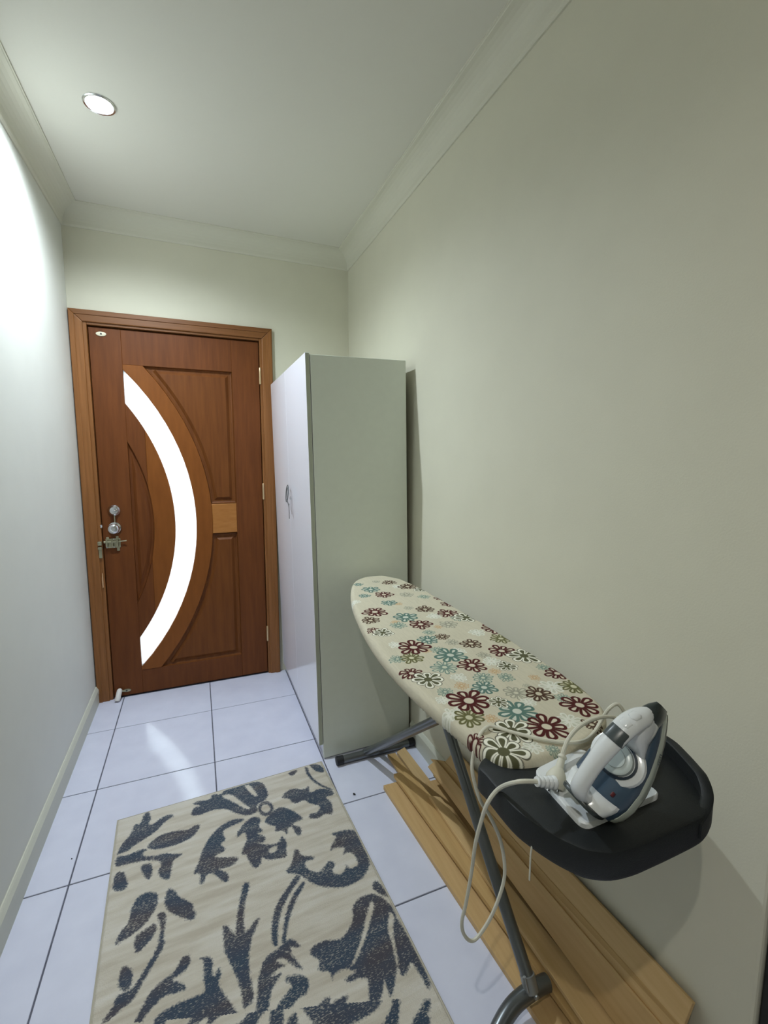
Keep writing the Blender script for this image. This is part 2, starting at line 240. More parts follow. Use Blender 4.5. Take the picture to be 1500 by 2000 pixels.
PLANKS = [
 ([(1.235,1.622,.019),(1.336,1.619,.019),(1.395,.55,.019),(1.2925,.55,.019)], 0.0185, 0, 0, 'long plank lying flat on the tiles, nearest the rug'),
 ([(1.286, 1.634, 0.048), (1.359, 1.629, 0.048), (1.4585, 0.48, 0.0611), (1.3505, 0.48, 0.059)], 0.017, 1, 0, 'broad plank overlapping the outermost plank, under the grey board leg'),
 ([(1.356, 1.451, 0.064), (1.395, 1.427, 0.064), (1.4273, 0.48, 0.078), (1.3448, 0.48, 0.0827)], 0.013, 2, 0, 'shorter plank with a slanted cut end on top of the pile'),
 ([(1.388, 1.432, 0.058), (1.416, 1.37, 0.056), (1.4101, 1.05, 0.0639), (1.3943, 1.05, 0.0643)], 0.01, 0, 0, 'narrow strip of wood beside the short top plank'),
 ([(1.32, 1.783, 0.032), (1.358, 1.779, 0.032), (1.3834, 1.2, 0.032), (1.3253, 1.2, 0.032)], 0.014, 1, 0, 'plank end sticking out furthest left toward the cabinet'),
 ([(1.371, 1.791, 0.026), (1.418, 1.809, 0.026), (1.4346, 1.2, 0.026), (1.3871, 1.2, 0.026)], 0.016, 2, 0, 'plank end beside the board foot, against the one sticking out furthest'),
 ([(1.405, 1.538, 0.12), (1.425, 1.523, 0.147), (1.4312, 0.5, 0.1866), (1.4114, 0.5, 0.0892)], 0.013, 0, 0.012, 'tilted plank leaning in the pile with its wide face up'),
 ([(1.434, 1.53, 0.14), (1.441, 1.489, 0.161), (1.4495, 0.49, 0.2097), (1.4415, 0.49, 0.18)], 0.008, 1, 0.05, 'thin plank squeezed between two leaning planks'),
 ([(1.45, 1.48, 0.169), (1.474, 1.459, 0.218), (1.475, 0.515, 0.2549), (1.4562, 0.515, 0.2184)], 0.012, 2, 0.055, 'topmost plank leaning against the right wall'),
 ([(1.446,1.58,.075),(1.477,1.57,.075),(1.477,.50,.080),(1.460,.50,.080)], 0.044, 1, 0, 'thick narrow plank low in the pile by the wall skirting'),
 ([(1.398,1.56,.029),(1.477,1.56,.029),(1.477,.50,.029),(1.398,.50,.029)], 0.0285, 0, 0, 'plank flat on the tiles at the bottom of the pile by the wall'),
]
IRON_T = (1.1184, 0.4806, 0.8366)
IRON_M = [[0.48278, -0.08374, -0.62885, 1.1184], [-0.10924, 0.78661, -0.20725, 0.4806], [0.56714, 0.22279, 0.49539, 0.8366], [0, 0, 0, 1]]
GUARD = (1.068,.507,.872)
PLUG = (1.091,.53,.85)
# ------------------------------------------------------------------ room
W = 1.4957; D = 2.861; H = 2.6075; HC = 2.5135; RY = -3.2; XR = 3.4; YE = 0.42; TS = 0.4597
floor = struct(empty('floor'), 'bluish white square floor tiles with dark grey grout')
b = BM(); box(b, -.12, XR+.1, RY-.1, D+1.2, -.10, -.0025); obj('grout_bed', b, GROUT, floor)
xs = [(0.0, .1327)] + [(.1327+i*TS, .1327+(i+1)*TS) for i in range(2)] + [(.1327+2*TS, W)]
ytop = 2.841-.315
rows = [(ytop, D)] + [(ytop-(k+1)*TS, ytop-k*TS) for k in range(12)]
def tile(x0, x1, y0, y1):
    g = .0024; b = BM(); box(b, x0+g, x1-g, y0+g, y1-g, -.012, 0, .0012, 1); obj('tile', b, TILE, floor)
for (y0, y1) in rows:
    for (x0, x1) in xs: tile(x0, x1, y0, y1)
    if y1 < YE:
        for k in range(4): tile(W+k*TS, W+(k+1)*TS, y0, y1)
b = BM(); box(b, -.12, 0, RY-.1, D+.1, -.1, H+.1); struct(obj('wall_left', b, WALL_LAMPLIT), 'painted wall on the left, cool downlight tint put into its colour')
b = BM(); box(b, W, W+.11, YE, D+.1, -.1, H+.1, .006, 2); struct(obj('wall_right', b, WALL), 'long beige painted wall on the right')
b = BM(); AX0, AX1, AZ = .0035, 1.0171, 2.1173
JX0, JX1, JZ = .072, .952, 2.053
box(b, 0, JX0, D, D+.11, -.1, H+.1); box(b, JX1, W+.1, D, D+.11, -.1, H+.1); box(b, JX0, JX1, D, D+.11, JZ, H+.1)
struct(obj('wall_door', b, WALL), 'beige wall around the timber front door')
b = BM(); box(b, -.1, XR, RY-.1, RY, -.1, H+.1); struct(obj('wall_back', b, WALL))
b = BM(); box(b, XR, XR+.1, RY-.1, YE+.2, -.1, H+.1); struct(obj('wall_rear_right', b, WALL))
b = BM(); box(b, W+.11, 1.60, YE, YE+.1, -.1, H+.1); box(b, 2.44, XR+.1, YE, YE+.1, -.1, H+.1); box(b, 1.60, 2.44, YE, YE+.1, 2.06, H+.1)
struct(obj('wall_return', b, WALL))
# black door just past the end of the right wall
dk = struct(empty('door_2'), 'black door seen as a dark sliver past the wall end')
b = BM(); box(b, 1.60, 2.44, YE+.03, YE+.07, .0, 2.06, .003); obj('leaf', b, BLACKD, dk)
b = BM(); box(b, W+.012, 1.60, YE-.022, YE-.001, 0, 2.12, .004); box(b, 2.44, 2.51, YE-.022, YE-.001, 0, 2.12, .004); box(b, 1.60, 2.44, YE-.022, YE-.001, 2.05, 2.12, .004); obj('frame', b, BLACKD, dk)

LAMPS = [(.310, 2.027, SPOT_DOOR, COOL), (.18, -.28, SPOT_NEAR, WARM), (2.0, -1.2, SPOT_REAR_FILL, WARM), (.5, -2.2, SPOT_REAR_FILL, WARM)]  # last two are unseen, added far behind the camera as fill
# ceiling with round cut-outs for the downlights
b = BM(); RH = .046; S = .12
ys = [RY-.1]; X0, X1 = -.1, XR+.1
order = sorted(LAMPS, key=lambda l: l[1]); zc = H
def rect(x0, x1, y0, y1): b.faces.new([b.verts.new(p) for p in ((x0,y0,zc),(x0,y1,zc),(x1,y1,zc),(x1,y0,zc))])
yl = RY-.1
for (lx, ly, _, _) in order:
    rect(X0, X1, yl, ly-S); rect(X0, lx-S, ly-S, ly+S); rect(lx+S, X1, ly-S, ly+S); yl = ly+S
    n = 32; cv = []; qv = []; tv = []
    for k in range(n):
        a = 2*PI*k/n; c, s = math.cos(a), math.sin(a); m_ = S/max(abs(c), abs(s))
        cv.append(b.verts.new((lx+RH*c, ly+RH*s, zc))); qv.append(b.verts.new((lx+m_*c, ly+m_*s, zc))); tv.append(b.verts.new((lx+RH*c, ly+RH*s, zc+.07)))
    for k in range(n):
        j = (k+1) % n; b.faces.new((cv[k], qv[k], qv[j], cv[j])); b.faces.new((cv[k], cv[j], tv[j], tv[k]))
rect(X0, X1, yl, D+.2)
rect2 = [b.verts.new(p) for p in ((X0,RY-.1,zc+.09),(X1,RY-.1,zc+.09),(X1,D+.2,zc+.09),(X0,D+.2,zc+.09))]; b.faces.new(rect2)
bmesh.ops.recalc_face_normals(b, faces=b.faces)
struct(obj('ceiling', b, CEIL), 'flat painted ceiling with a recessed downlight')

# cove cornices
def cornice(name, p0, p1, nrm, m0, m1, label=None):
    """p0->p1 along the wall (2-D), nrm points into the room; m0, m1 mitre amounts"""
    d = Vector((p1[0]-p0[0], p1[1]-p0[1])).normalized(); n = Vector(nrm)
    c = H-HC
    prof = [(0, -c), (.006, -c), (.008, -c+.006)]
    for k in range(0, 9):
        a = k/8*PI/2; prof.append((.010+(.068)*(1-math.cos(a)), -c+.010+(c-.018)*math.sin(a)))
    prof += [(.080, -.006), (.0838, -.005), (.0838, 0), (0, 0)]
    b = BM(); R0 = []; R1 = []
    for o, z in prof:
        a = Vector(p0)+n*o+d*(o*m0); e = Vector(p1)+n*o-d*(o*m1)
        R0.append((a.x, a.y, H+z)); R1.append((e.x, e.y, H+z))
    loft(b, [R0, R1]); return struct(obj(name, b, CORN), label)
cornice('trim_1', (0, RY), (0, D), (1, 0), 0, 1, 'cove cornice along the left wall')
cornice('trim_2', (0, D), (W, D), (0, -1), 1, 1, 'cove cornice above the door')
cornice('trim_3', (W, D), (W, YE), (-1, 0), 1, 0, 'cove cornice along the right wall')
# skirtings
def skirt(name, x, s, y0, y1, h, label):
    b = BM(); pr = [(0,0),(.013*s,0),(.013*s,h*.55),(.015*s,h*.58),(.015*s,h*.82),(.008*s,h*.95),(.004*s,h),(0,h)]
    loft(b, [[(x+o, y0, z) for o, z in pr], [(x+o, y1, z) for o, z in pr]])
    return struct(obj(name, b, TRIM), label)
skirt('baseboard_left', 0, 1, RY, D-.021, .097, 'grey painted skirting along the left wall')
skirt('baseboard_right', W, -1, YE, 1.885, .10, 'painted skirting along the right wall behind the planks')

# ------------------------------------------------------------------ front door
door = struct(empty('door_1', (0, 0, 0)), 'brown timber front door with a curved frosted glass strip')
AF = D-.021
def archi(name, pts, m): 
    b = BM(); prism(b, pts, 'y', AF, D+.002, .004, 2); return obj(name, b, m, door)
aw = .060
left = archi('architrave', [(AX0,0),(AX0+aw,0),(AX0+aw,AZ-aw),(AX0,AZ)], ARCH)
archi('architrave', [(AX1-aw,0),(AX1,0),(AX1,AZ),(AX1-aw,AZ-aw)], ARCH)
archi('architrave', [(AX0,AZ),(AX0+aw,AZ-aw),(AX1-aw,AZ-aw),(AX1,AZ)], ARCHH)
def bead(name, pts, m):
    b = BM(); prism(b, pts, 'y', AF-.004, AF+.004, .002, 1); return obj(name, b, m, door)
bw = .022
bead('architrave_bead', [(AX0+.002,0),(AX0+.026,0),(AX0+.026,AZ-.026),(AX0+.002,AZ-.002)], ARCH)
bead('architrave_bead', [(AX1-.026,0),(AX1-.002,0),(AX1-.002,AZ-.002),(AX1-.026,AZ-.026)], ARCH)
bead('architrave_bead', [(AX0+.002,AZ-.002),(AX0+.026,AZ-.026),(AX1-.026,AZ-.026),(AX1-.002,AZ-.002)], ARCHH)
LX0, LX1, LZ0, LZ1 = .0836, .9400, .006, 2.040
b = BM(); box(b, AX0+aw-.008, LX0-.004, D-.012, D+.108, 0, JZ+.012, .002, 1); obj('jamb', b, ARCH, door)
b = BM(); box(b, LX1+.004, AX1-aw+.008, D-.012, D+.108, 0, JZ+.012, .002, 1); obj('jamb', b, ARCH, door)
b = BM(); box(b, LX0-.004, LX1+.004, D-.012, D+.108, LZ1+.005, JZ+.012, .002, 1); obj('jamb', b, ARCHH, door)
b = BM(); box(b, JX0, LX0+.014, D+.054, D+.1, 0, JZ); box(b, LX1-.014, JX1, D+.054, D+.1, 0, JZ); box(b, LX0, LX1, D+.054, D+.1, LZ1-.012, JZ); obj('door_stop_rebate', b, DARKG, door)
leaf = empty('leaf', (0,0,0), parent=door)
FY = D+.004; BY = D+.044
CX, CZ = -.665, .9975; R1, R2, R3, R4 = 1.003, 1.112, 1.2245, 1.313
def arc(R, z0, z1, n=24):
    out = []
    for k in range(n+1):
        z = z0+(z1-z0)*k/n; out.append((CX+math.sqrt(R*R-(z-CZ)**2), z))
    return out
def zx(R, x): return math.sqrt(R*R-(x-CX)**2)     # half height where the arc meets x
SX0, SX1, ZT, ZB = .230, .7855, 1.859, .144
def piece(name, pts, m, front=FY, bev=.0015):
    b = BM(); prism(b, pts, 'y', front, BY, bev, 1); return obj(name, b, m, leaf)
piece('stile', [(LX0,LZ0),(SX0,LZ0),(SX0,LZ1),(LX0,LZ1)], DOORW)
piece('stile', [(SX1,LZ0),(LX1,LZ0),(LX1,LZ1),(SX1,LZ1)], DOORW)
piece('rail', [(SX0,ZT),(SX1,ZT),(SX1,LZ1),(SX0,LZ1)], DOORW)
piece('rail', [(SX0,LZ0),(SX1,LZ0),(SX1,ZB),(SX0,ZB)], DOORW)
h3 = zx(R3, SX0); h2 = zx(R2, SX0); h1 = zx(R1, SX0)
piece('curved_band', arc(R4, ZB, ZT) + [(SX0, ZT)] + arc(R3, CZ+h3, CZ-h3) + [(SX0, ZB)], DOORO, FY-.003)
XS = .318; k2 = zx(R2, XS); k1 = zx(R1, XS)
piece('curved_band', arc(R2, CZ-k2, CZ+k2) + arc(R1, CZ+k1, CZ-k1), DOORO, FY-.0015)
for s_ in (1, -1):
    q_ = arc(R2, CZ+s_*h2, CZ+s_*k2, 8) + arc(R1, CZ+s_*k1, CZ+s_*h1, 8)
    piece('band_end', q_, DOORW)
g = piece('glass_pane', arc(R3, CZ-h3, CZ+h3) + arc(R2, CZ+h2, CZ-h2), FROST, FY+.012, 0)
for v in g.data.vertices:
    if v.co.y > FY+.02: v.co.y = FY+.018
def panel(name, pts, m):
    b = BM()
    f = b.faces.new([b.verts.new((p[0], FY, p[1])) for p in pts]); b.normal_update()
    if f.normal.y > 0: bmesh.ops.reverse_faces(b, faces=[f])
    bmesh.ops.inset_region(b, faces=[f], thickness=.003, depth=-.012, use_boundary=True, use_even_offset=True)
    bmesh.ops.inset_region(b, faces=[f], thickness=.008, depth=-.004, use_boundary=True, use_even_offset=True)
    bmesh.ops.inset_region(b, faces=[f], thickness=.010, depth=.0, use_boundary=True, use_even_offset=True)
    bmesh.ops.inset_region(b, faces=[f], thickness=.016, depth=.012, use_boundary=True, use_even_offset=True)
    b.normal_update()
    return obj(name, b, m, leaf)
def inside(pts): return pts
panel('raised_panel', arc(R4, 1.097, ZT, 20) + [(SX1, ZT), (SX1, 1.097)], DOORP)
panel('raised_panel', [(SX1, .915), (SX1, ZB)] + arc(R4, ZB, .915, 20), DOORP)
def dring(d, y):
    hh = zx(R1-d, SX0+d)-.0005; n_ = 24; out = []
    for k in range(n_+1):
        z = CZ-hh+2*hh*k/n_; out.append((CX+math.sqrt((R1-d)**2-(z-CZ)**2), y, z))
    return [(SX0+d, y, CZ-hh*.98+2*hh*.98*k/n_) for k in range(n_, -1, -1)] + out
b = BM(); loft(b, [dring(0, FY), dring(.002, FY+.010), dring(.008, FY+.014), dring(.014, FY+.014), dring(.030, FY+.003), dring(.045, FY+.003)], cap=False)
last = [v for v in b.verts][-50:]; b.faces.new(last); bmesh.ops.recalc_face_normals(b, faces=b.faces)
obj('raised_panel', b, DOORW, leaf)
piece('block', [(SX1,.919),(SX1,1.094)] + arc(R4, 1.094, .919, 4), DOORB, FY-.002, .003)
b = BM(); box(b, SX0-.01, SX1+.01, FY+.03, FY+.034, ZB-.01, ZT+.01)
bmesh.ops.delete(b, geom=list(b.verts), context='VERTS')
# backing skin behind the raised panels only
prism(b, arc(R4, ZB, ZT) + [(SX1,ZT),(SX1,ZB)], 'y', FY+.024, BY)
prism(b, arc(R1, CZ-h1, CZ+h1), 'y', FY+.024, BY)
obj('panel_back', b, DOORP, leaf)
# hinges
for z in (1.844, 1.161, .263):
    b = BM(); lathe(b, [(0,-.047),(.0052,-.047),(.0052,-.016),(.0046,-.0155),(.0052,-.015),(.0052,.015),(.0046,.0155),(.0052,.016),(.0052,.047),(.003,.050),(0,.0505)], (LX1+.0035, D-.013, z), 'z', 12)
    box(b, LX1-.002, LX1+.0055, D-.0105, D-.0085, z-.046, z+.046); obj('hinge', b, HINGE, door, True)
# deadbolt turn and knob
db = empty('deadbolt', (.146, FY, 1.078), parent=door)
b = BM(); lathe(b, [(.031,0),(.031,.004),(.028,.010),(.022,.014),(.020,.018),(0,.0185)], (0,0,0), 'y', 28); obj('rose', b, CHROME, db, True)
b = BM(); lathe(b, [(.012,.017),(.012,.024),(.0,.025)], (0,0,0), 'y', 20); box(b, -.016, .016, -.036, -.022, -.0045, .0045, .002); obj('thumb_turn', b, CHROME, db, True)
kb = empty('door_knob', (.143, FY, .982), parent=door)
b = BM(); lathe(b, [(.034,0),(.034,.004),(.031,.010),(.016,.013),(.013,.020),(.013,.030),(0,.030)], (0,0,0), 'y', 28); obj('rose', b, CHROME, kb, True)
b = BM(); lathe(b, [(.012,.026),(.020,.030),(.027,.038),(.0285,.046),(.027,.054),(.021,.060),(.013,.061),(.010,.058),(0,.058)], (0,0,0), 'y', 28); obj('knob', b, CHROME, kb, True)
b = BM(); box(b, .1415, .1475, FY-.003, FY+.001, 1.006, 1.052, .001, 1); obj('lock_strip', b, BRASS, door)
b = BM(); box(b, .076, .086, D-.016, D-.008, .985, 1.003, .002, 1); obj('latch_tongue', b, CHROME, door)
# slide bolt
sb = empty('slide_bolt', (0, FY, .897), parent=door)
b = BM(); box(b, .094, .166, -.004, .001, -.026, .026, .002); box(b, .098, .112, -.006, .0, .024, .036, .002); box(b, .145, .158, -.006, 0, .024, .038, .002); box(b, .147, .161, -.006, 0, -.044, -.024, .002); obj('plate', b, BRASS, sb)
b = BM(); tube(b, [(.088,-.012,.009),(.158,-.012,.009)], .0075, 12); tube(b, [(.158,-.012,.009),(.197,-.014,.012)], .0036, 8); obj('bolt', b, BRASS, sb, True)
b = BM()
for x in (.101, .128, .152): box(b, x-.005, x+.005, -.022, .0, -.018, .020, .003)
obj('guide', b, BRASS, sb)
b = BM()
for x, z in ((.100,-.021),(.134,-.021),(.134,.022)): lathe(b, [(.0035,.003),(.0035,.0055),(0,.006)], (x,0,z), 'y', 10)
obj('screw', b, CHROME, sb)
b = BM(); box(b, .062, .0815, D-.036-FY, D-.02-FY, -.004, .018, .003); box(b, .062, .0815, D-.036-FY, D-.02-FY, -.026, -.012, .003); obj('keeper', b, BRASS, sb)
b = BM(); box(b, .063, .079, D-.0235-FY, D-.019-FY, -.075, -.027, .002); lathe(b, [(.003,0),(.003,.002),(0,.0025)], (.071, D-.0235-FY, -.05), 'y', 8); obj('strike_plate', b, BRASS, sb)
# chipped pale patch of the architrave edge below the bolt is part of the timber: small chip
b = BM(); prism(b, [(.069,.655),(.0745,.66),(.0745,.735),(.071,.74),(.068,.70)], 'y', AF-.0012, AF+.002); obj('chipped_edge', b, mat('bare_timber', sr(190,150,112), .7), door)
# oval screw plates and the white stopper
def oval(name, x, z, w, h, m, par):
    e = empty(name, (x, FY, z), parent=par)
    b = BM(); n = 24
    pts = [(w*math.cos(2*PI*k/n), h*math.sin(2*PI*k/n)) for k in range(n)]
    prism(b, pts, 'y', -.005, .001, .0018, 2); obj('plate', b, m, e, True)
    b = BM(); lathe(b, [(.0045,.0045),(.0045,.0065),(0,.007)], (0,0,0), 'y', 12); obj('screw', b, IRONK, e, True)
    return e
oval('oval_plate', .141, 2.007, .024, .0115, mat('old_ivory', sr(222,216,190), .4), door)
st = oval('door_stopper', .147, .036, .022, .009, BRASS, door)
b = BM(); tube(b, smooth_path([(-.012,-.004,0),(-.030,-.010,.004),(-.038,-.016,.006)], 4), .006, 10); obj('pivot_arm', b, BRASS, st, True)
b = BM(); tube(b, [Vector((-.032,-.026,.018))+Vector((-.010,-.030,-.043))*t for t in (-.18,-.1,0,.25,.5,.75,.97,1.05,1.1)], [.006,.011,.0135,.014,.014,.014,.0138,.012,.006], 16); obj('rubber_foot', b, WPLAST, st, True)
# slab added behind the leaf so no daylight leaks under the door
b = BM(); box(b, JX0, JX1, D+.055, D+.11, -.002, .012, .003); struct(obj('trim_4', b, ARCHH), 'sill added under the front door to keep light out')

# ------------------------------------------------------------------ downlights
def downlight(lx, ly, power, col, label, gimbal=0.0):
    t = tag(empty('downlight', (lx, ly, H)), label, 'ceiling light', 'recessed ceiling downlights')
    b = BM(); lathe(b, [(.0455,.0),(.052,.0),(.0525,-.002),(.050,-.005),(.0445,-.004),(.0440,0.02)], (0,0,0), 'z', 40); obj('trim_ring', b, CHROME, t, True)
    b = BM(); lathe(b, [(.0440,.001),(.0425,.006),(.0395,.014),(.0365,.020)], (0,0,0), 'z', 40); obj('reflector', b, REFL, t, True)
    b = BM(); lathe(b, [(.0368,.019),(.030,.012),(.017,.008),(0,.007)], (0,0,0), 'z', 40); obj('lamp', b, LAMP, t, True)
    s = bpy.data.lights.new('downlight_beam', 'SPOT'); s.energy = power; s.color = col; s.spot_size = math.radians(156); s.spot_blend = 1.0; s.shadow_soft_size = .016
    so = bpy.data.objects.new('downlight_beam', s); link(so, t); so.location = (0, 0, -.012)
    return t
for (lx, ly, pw, c), lab in zip(LAMPS, ('small round recessed ceiling downlight near the left wall', 'recessed downlight in the ceiling behind the camera', 'unseen downlight added far back on the right for fill', 'unseen downlight added far back on the left for fill')):
    downlight(lx, ly, pw, c, lab)

# ------------------------------------------------------------------ white cabinet
TILT = math.radians(1.15)
cab = tag(empty('cabinet', (1.056, 1.901, 0), (0, -TILT, 0)), 'tall white gloss cabinet with a sage grey side in the corner by the door', 'cabinet')
cw, cd, ch = .430, .920, 1.795
def cpart(name, x0, x1, y0, y1, z0, z1, m, bev=.001): 
    b = BM(); box(b, x0, x1, y0, y1, z0, z1, bev, 1); return obj(name, b, m, cab)
cpart('side_panel', 0, cw, 0, .016, .004, ch-.006, LAMS)
cpart('side_panel', 0, cw, cd-.016, cd, .004, ch-.006, LAMS)
cpart('top_panel', 0, cw, .016, cd-.016, ch-.024, ch-.008, LAMS)
cpart('bottom_panel', .004, cw, .016, cd-.016, .07, .086, LAMS)
cpart('back_panel', cw-.010, cw-.004, .016, cd-.016, .08, ch-.03, CARC)
cpart('kickboard', .003, .018, .016, cd-.016, .004, .068, LAM)
LAME = mat('door_edge_sage', sr(178,184,166), .5)
for k, (y0, y1) in enumerate(((-.001, cd/2-.001), (cd/2+.001, cd))):
    d_ = cpart('door', -.021, -.003, y0, y1, .072, ch, [LAM, LAME], .0008)
    for f in d_.data.polygons:
        if f.normal.y < -.9: f.material_index = 1
b = BM(); lathe(b, [(.008,0),(.008,.004),(.005,.006),(0,.006)], (-.021, .424, 1.165), '-x', 16)
lk = obj('lock', b, CHROME, cab, True)
kr = tag(empty('key_ring', (1.0, 2.32, 1.17)), 'thin wire ring with a small key hanging on the white cabinet front', 'key')
def ringpath(cy, cz, ry, rz, x, tw=0): return [(x+tw*math.sin(2*PI*k/24), cy+ry*math.cos(2*PI*k/24), cz+rz*math.sin(2*PI*k/24)) for k in range(24)]
b = BM(); tube(b, ringpath(.012,.018,.030,.042,-.007,.004), .0024, 6, True); obj('ring', b, STEEL, kr, True)
b = BM(); tube(b, ringpath(-.008,.012,.022,.036,-.011,.004), .0022, 6, True); obj('ring', b, STEEL, kr, True)
b = BM(); box(b, -.009, -.007, -.042, -.034, -.105, -.03, .0006, 1); tube(b, [(-.008,.02,-.012),(-.008,-.02,-.034),(-.008,-.038,-.05)], .0018, 6); obj('key', b, STEEL, kr)

# ------------------------------------------------------------------ rug
RL, RWD, RT = 1.50, .798, .011
rug = tag(empty('rug', (RUG_O[0], RUG_O[1], 0), (0, 0, RUG_A)), 'cream woven rug with dark slate blue floral scroll pattern on the tiles', 'rug')
def seg_dist(px, py, poly):
    A = np.array(poly, float)/1000; B_ = np.roll(A, -1, 0); dmin = np.full(px.shape, 9.0); ins = np.zeros(px.shape, bool)
    for (ax, ay), (bx, by) in zip(A, B_):
        dx, dy = bx-ax, by-ay; t = np.clip(((px-ax)*dx+(py-ay)*dy)/(dx*dx+dy*dy+1e-12), 0, 1)
        dmin = np.minimum(dmin, np.hypot(px-ax-t*dx, py-ay-t*dy))
        c = ((ay > py) != (by > py)); ins ^= c & (px < (bx-ax)*(py-ay)/(by-ay+1e-12)+ax)
    return np.where(ins, -dmin, dmin)
def chaikin(p):
    q = []
    for i in range(len(p)):
        a_, c_ = p[i], p[(i+1) % len(p)]
        q += [(.78*a_[0]+.22*c_[0], .78*a_[1]+.22*c_[1]), (.22*a_[0]+.78*c_[0], .22*a_[1]+.78*c_[1])]
    return q
RUG_MOTIF = [chaikin(q) for q in RUG_MOTIF]; RUG_HOLE = [chaikin(q) for q in RUG_HOLE]
nx, ny = 270, 500
gx, gy = np.meshgrid(np.linspace(0, RWD, nx), np.linspace(0, -RL, ny), indexing='ij')
def field(polys, X, Y):
    d = np.full(X.shape, .05)
    for p in polys:
        A = np.array(p)/1000; x0, y0 = A.min(0)-.05; x1, y1 = A.max(0)+.05
        m_ = (X > x0) & (X < x1) & (Y > y0) & (Y < y1)
        if m_.any(): d[m_] = np.minimum(d[m_], seg_dist(X[m_], Y[m_], p))
    return d
YF = -.85
low = gy < -.70-.375*gx                         # the pattern carries on, turned, below the part traced
sdf = np.where(low, field(RUG_MOTIF, RWD-gx, 2*YF-gy), field(RUG_MOTIF, gx, gy))
hol = np.where(low, field(RUG_HOLE, RWD-gx, 2*YF-gy), field(RUG_HOLE, gx, gy))
val = np.maximum(sdf, -hol-.0005)
val = np.maximum(val, .004-np.minimum(np.minimum(gx, RWD-gx), np.minimum(-gy, RL+gy)))
edge = np.minimum(np.minimum(gx, RWD-gx), np.minimum(-gy, RL+gy))
rz = RT-.008*np.clip(1-edge/.008, 0, 1)**2
co = np.stack([gx, gy, rz], -1).reshape(-1, 3)
idx = np.arange(nx*ny).reshape(nx, ny)
fa = np.stack([idx[:-1,:-1], idx[:-1,1:], idx[1:,1:], idx[1:,:-1]], -1).reshape(-1, 4)
me = bpy.data.meshes.new('pile'); me.from_pydata(co.tolist(), [], fa.tolist())
at = me.attributes.new('motif', 'FLOAT', 'POINT'); at.data.foreach_set('value', val.reshape(-1).astype(np.float32))
RUGM, N, L, p, a, tc = attr_mat('rug_pile', 'motif', .95, .8, 420, sheen=.2)
def noise(scale, det, st):
    mp = N.new('ShaderNodeMapping'); mp.inputs['Scale'].default_value = st; L.new(tc.outputs['Object'], mp.inputs[0])
    n = N.new('ShaderNodeTexNoise'); n.inputs['Scale'].default_value = scale; n.inputs['Detail'].default_value = det; L.new(mp.outputs[0], n.inputs['Vector']); return n.outputs['Fac']
def ramp(src, stops):
    r = N.new('ShaderNodeValToRGB'); e = r.color_ramp.elements
    e[0].position, e[0].color = stops[0][0], (*stops[0][1], 1); e[1].position, e[1].color = stops[-1][0], (*stops[-1][1], 1)
    for q_, c in stops[1:-1]: x = e.new(q_); x.color = (*c, 1)
    L.new(src, r.inputs[0]); return r.outputs[0]
def math_(op, x, y):
    n = N.new('ShaderNodeMath'); n.operation = op
    for i, v in enumerate((x, y)):
        if isinstance(v, (int, float)): n.inputs[i].default_value = v
        else: L.new(v, n.inputs[i])
    return n.outputs[0]
fine = noise(170, 2, (1,1,1)); streak = noise(26, 4, (.22,1.6,1)); fleck = noise(260, 2, (.5,1.4,1)); patch = noise(7, 3, (.5,1.5,1))
jit = math_('MULTIPLY', math_('SUBTRACT', fine, .5), .015)
mk = ramp(math_('ADD', math_('MULTIPLY', math_('ADD', a.outputs['Fac'], jit), -160), .5), [(0,(0,0,0)),(1,(1,1,1))])
basec = ramp(streak, [(.3, sr(193,184,168)), (.5, sr(209,202,188)), (.72, sr(219,214,204))])
dark = ramp(patch, [(.35, sr(76,74,82)), (.52, sr(66,76,92)), (.7, sr(56,74,92))])
flk = ramp(math_('ADD', fleck, math_('MULTIPLY', streak, .35)), [(.73,(0,0,0)), (.86,(1,1,1))])
mx = N.new('ShaderNodeMix'); mx.data_type = 'RGBA'; L.new(math_('MULTIPLY', flk, .65), mx.inputs['Factor']); L.new(dark, mx.inputs['A']); mx.inputs['B'].default_value = (*sr(190,184,170), 1)
m2 = N.new('ShaderNodeMix'); m2.data_type = 'RGBA'; L.new(mk, m2.inputs['Factor']); L.new(basec, m2.inputs['A']); L.new(mx.outputs['Result'], m2.inputs['B'])
L.new(m2.outputs['Result'], p.inputs['Base Color'])
me.materials.append(RUGM); link(bpy.data.objects.new('pile', me), rug)
b = BM(); box(b, .001, RWD-.001, -RL+.001, -.001, .0004, .004); obj('backing', b, mat('rug_backing', sr(170,164,148), .9), rug)
b = BM()
tube(b, [(0,0,.005),(RWD,0,.005),(RWD,-RL,.005),(0,-RL,.005)], .0035, 6, True); obj('bound_edge', b, mat('rug_binding', sr(186,180,164), .9), rug)

# ------------------------------------------------------------------ planks along the wall
def plank(pts, t, m, label, down=0.0):
    Lf, Rf, Rn, Ln = [Vector(p) for p in pts]
    if down: 
        Lf = Lf+(Lf-Rf).normalized()*down; Ln = Ln+(Ln-Rn).normalized()*down
    n = (Rf-Lf).cross(Ln-Lf).normalized()
    if n.z < 0: n = -n
    c = (Lf+Rf+Rn+Ln)/4; b = BM()
    top = [b.verts.new(q-c) for q in (Lf, Rf, Rn, Ln)]; bot = [b.verts.new(q-c-n*t) for q in (Lf, Rf, Rn, Ln)]
    b.faces.new(top); b.faces.new(bot[::-1])
    for i in range(4): b.faces.new((top[i], bot[i], bot[(i+1)%4], top[(i+1)%4]))
    bmesh.ops.recalc_face_normals(b, faces=b.faces)
    bmesh.ops.bevel(b, geom=list(b.edges), offset=.0012, segments=1, affect='EDGES')
    o = obj('plank', b, m, loc=c); return tag(o, label, 'plank', 'timber planks piled along the wall')
for pts, t, mi, down, lab in PLANKS: plank(pts, t, WOODS[mi], lab, down)

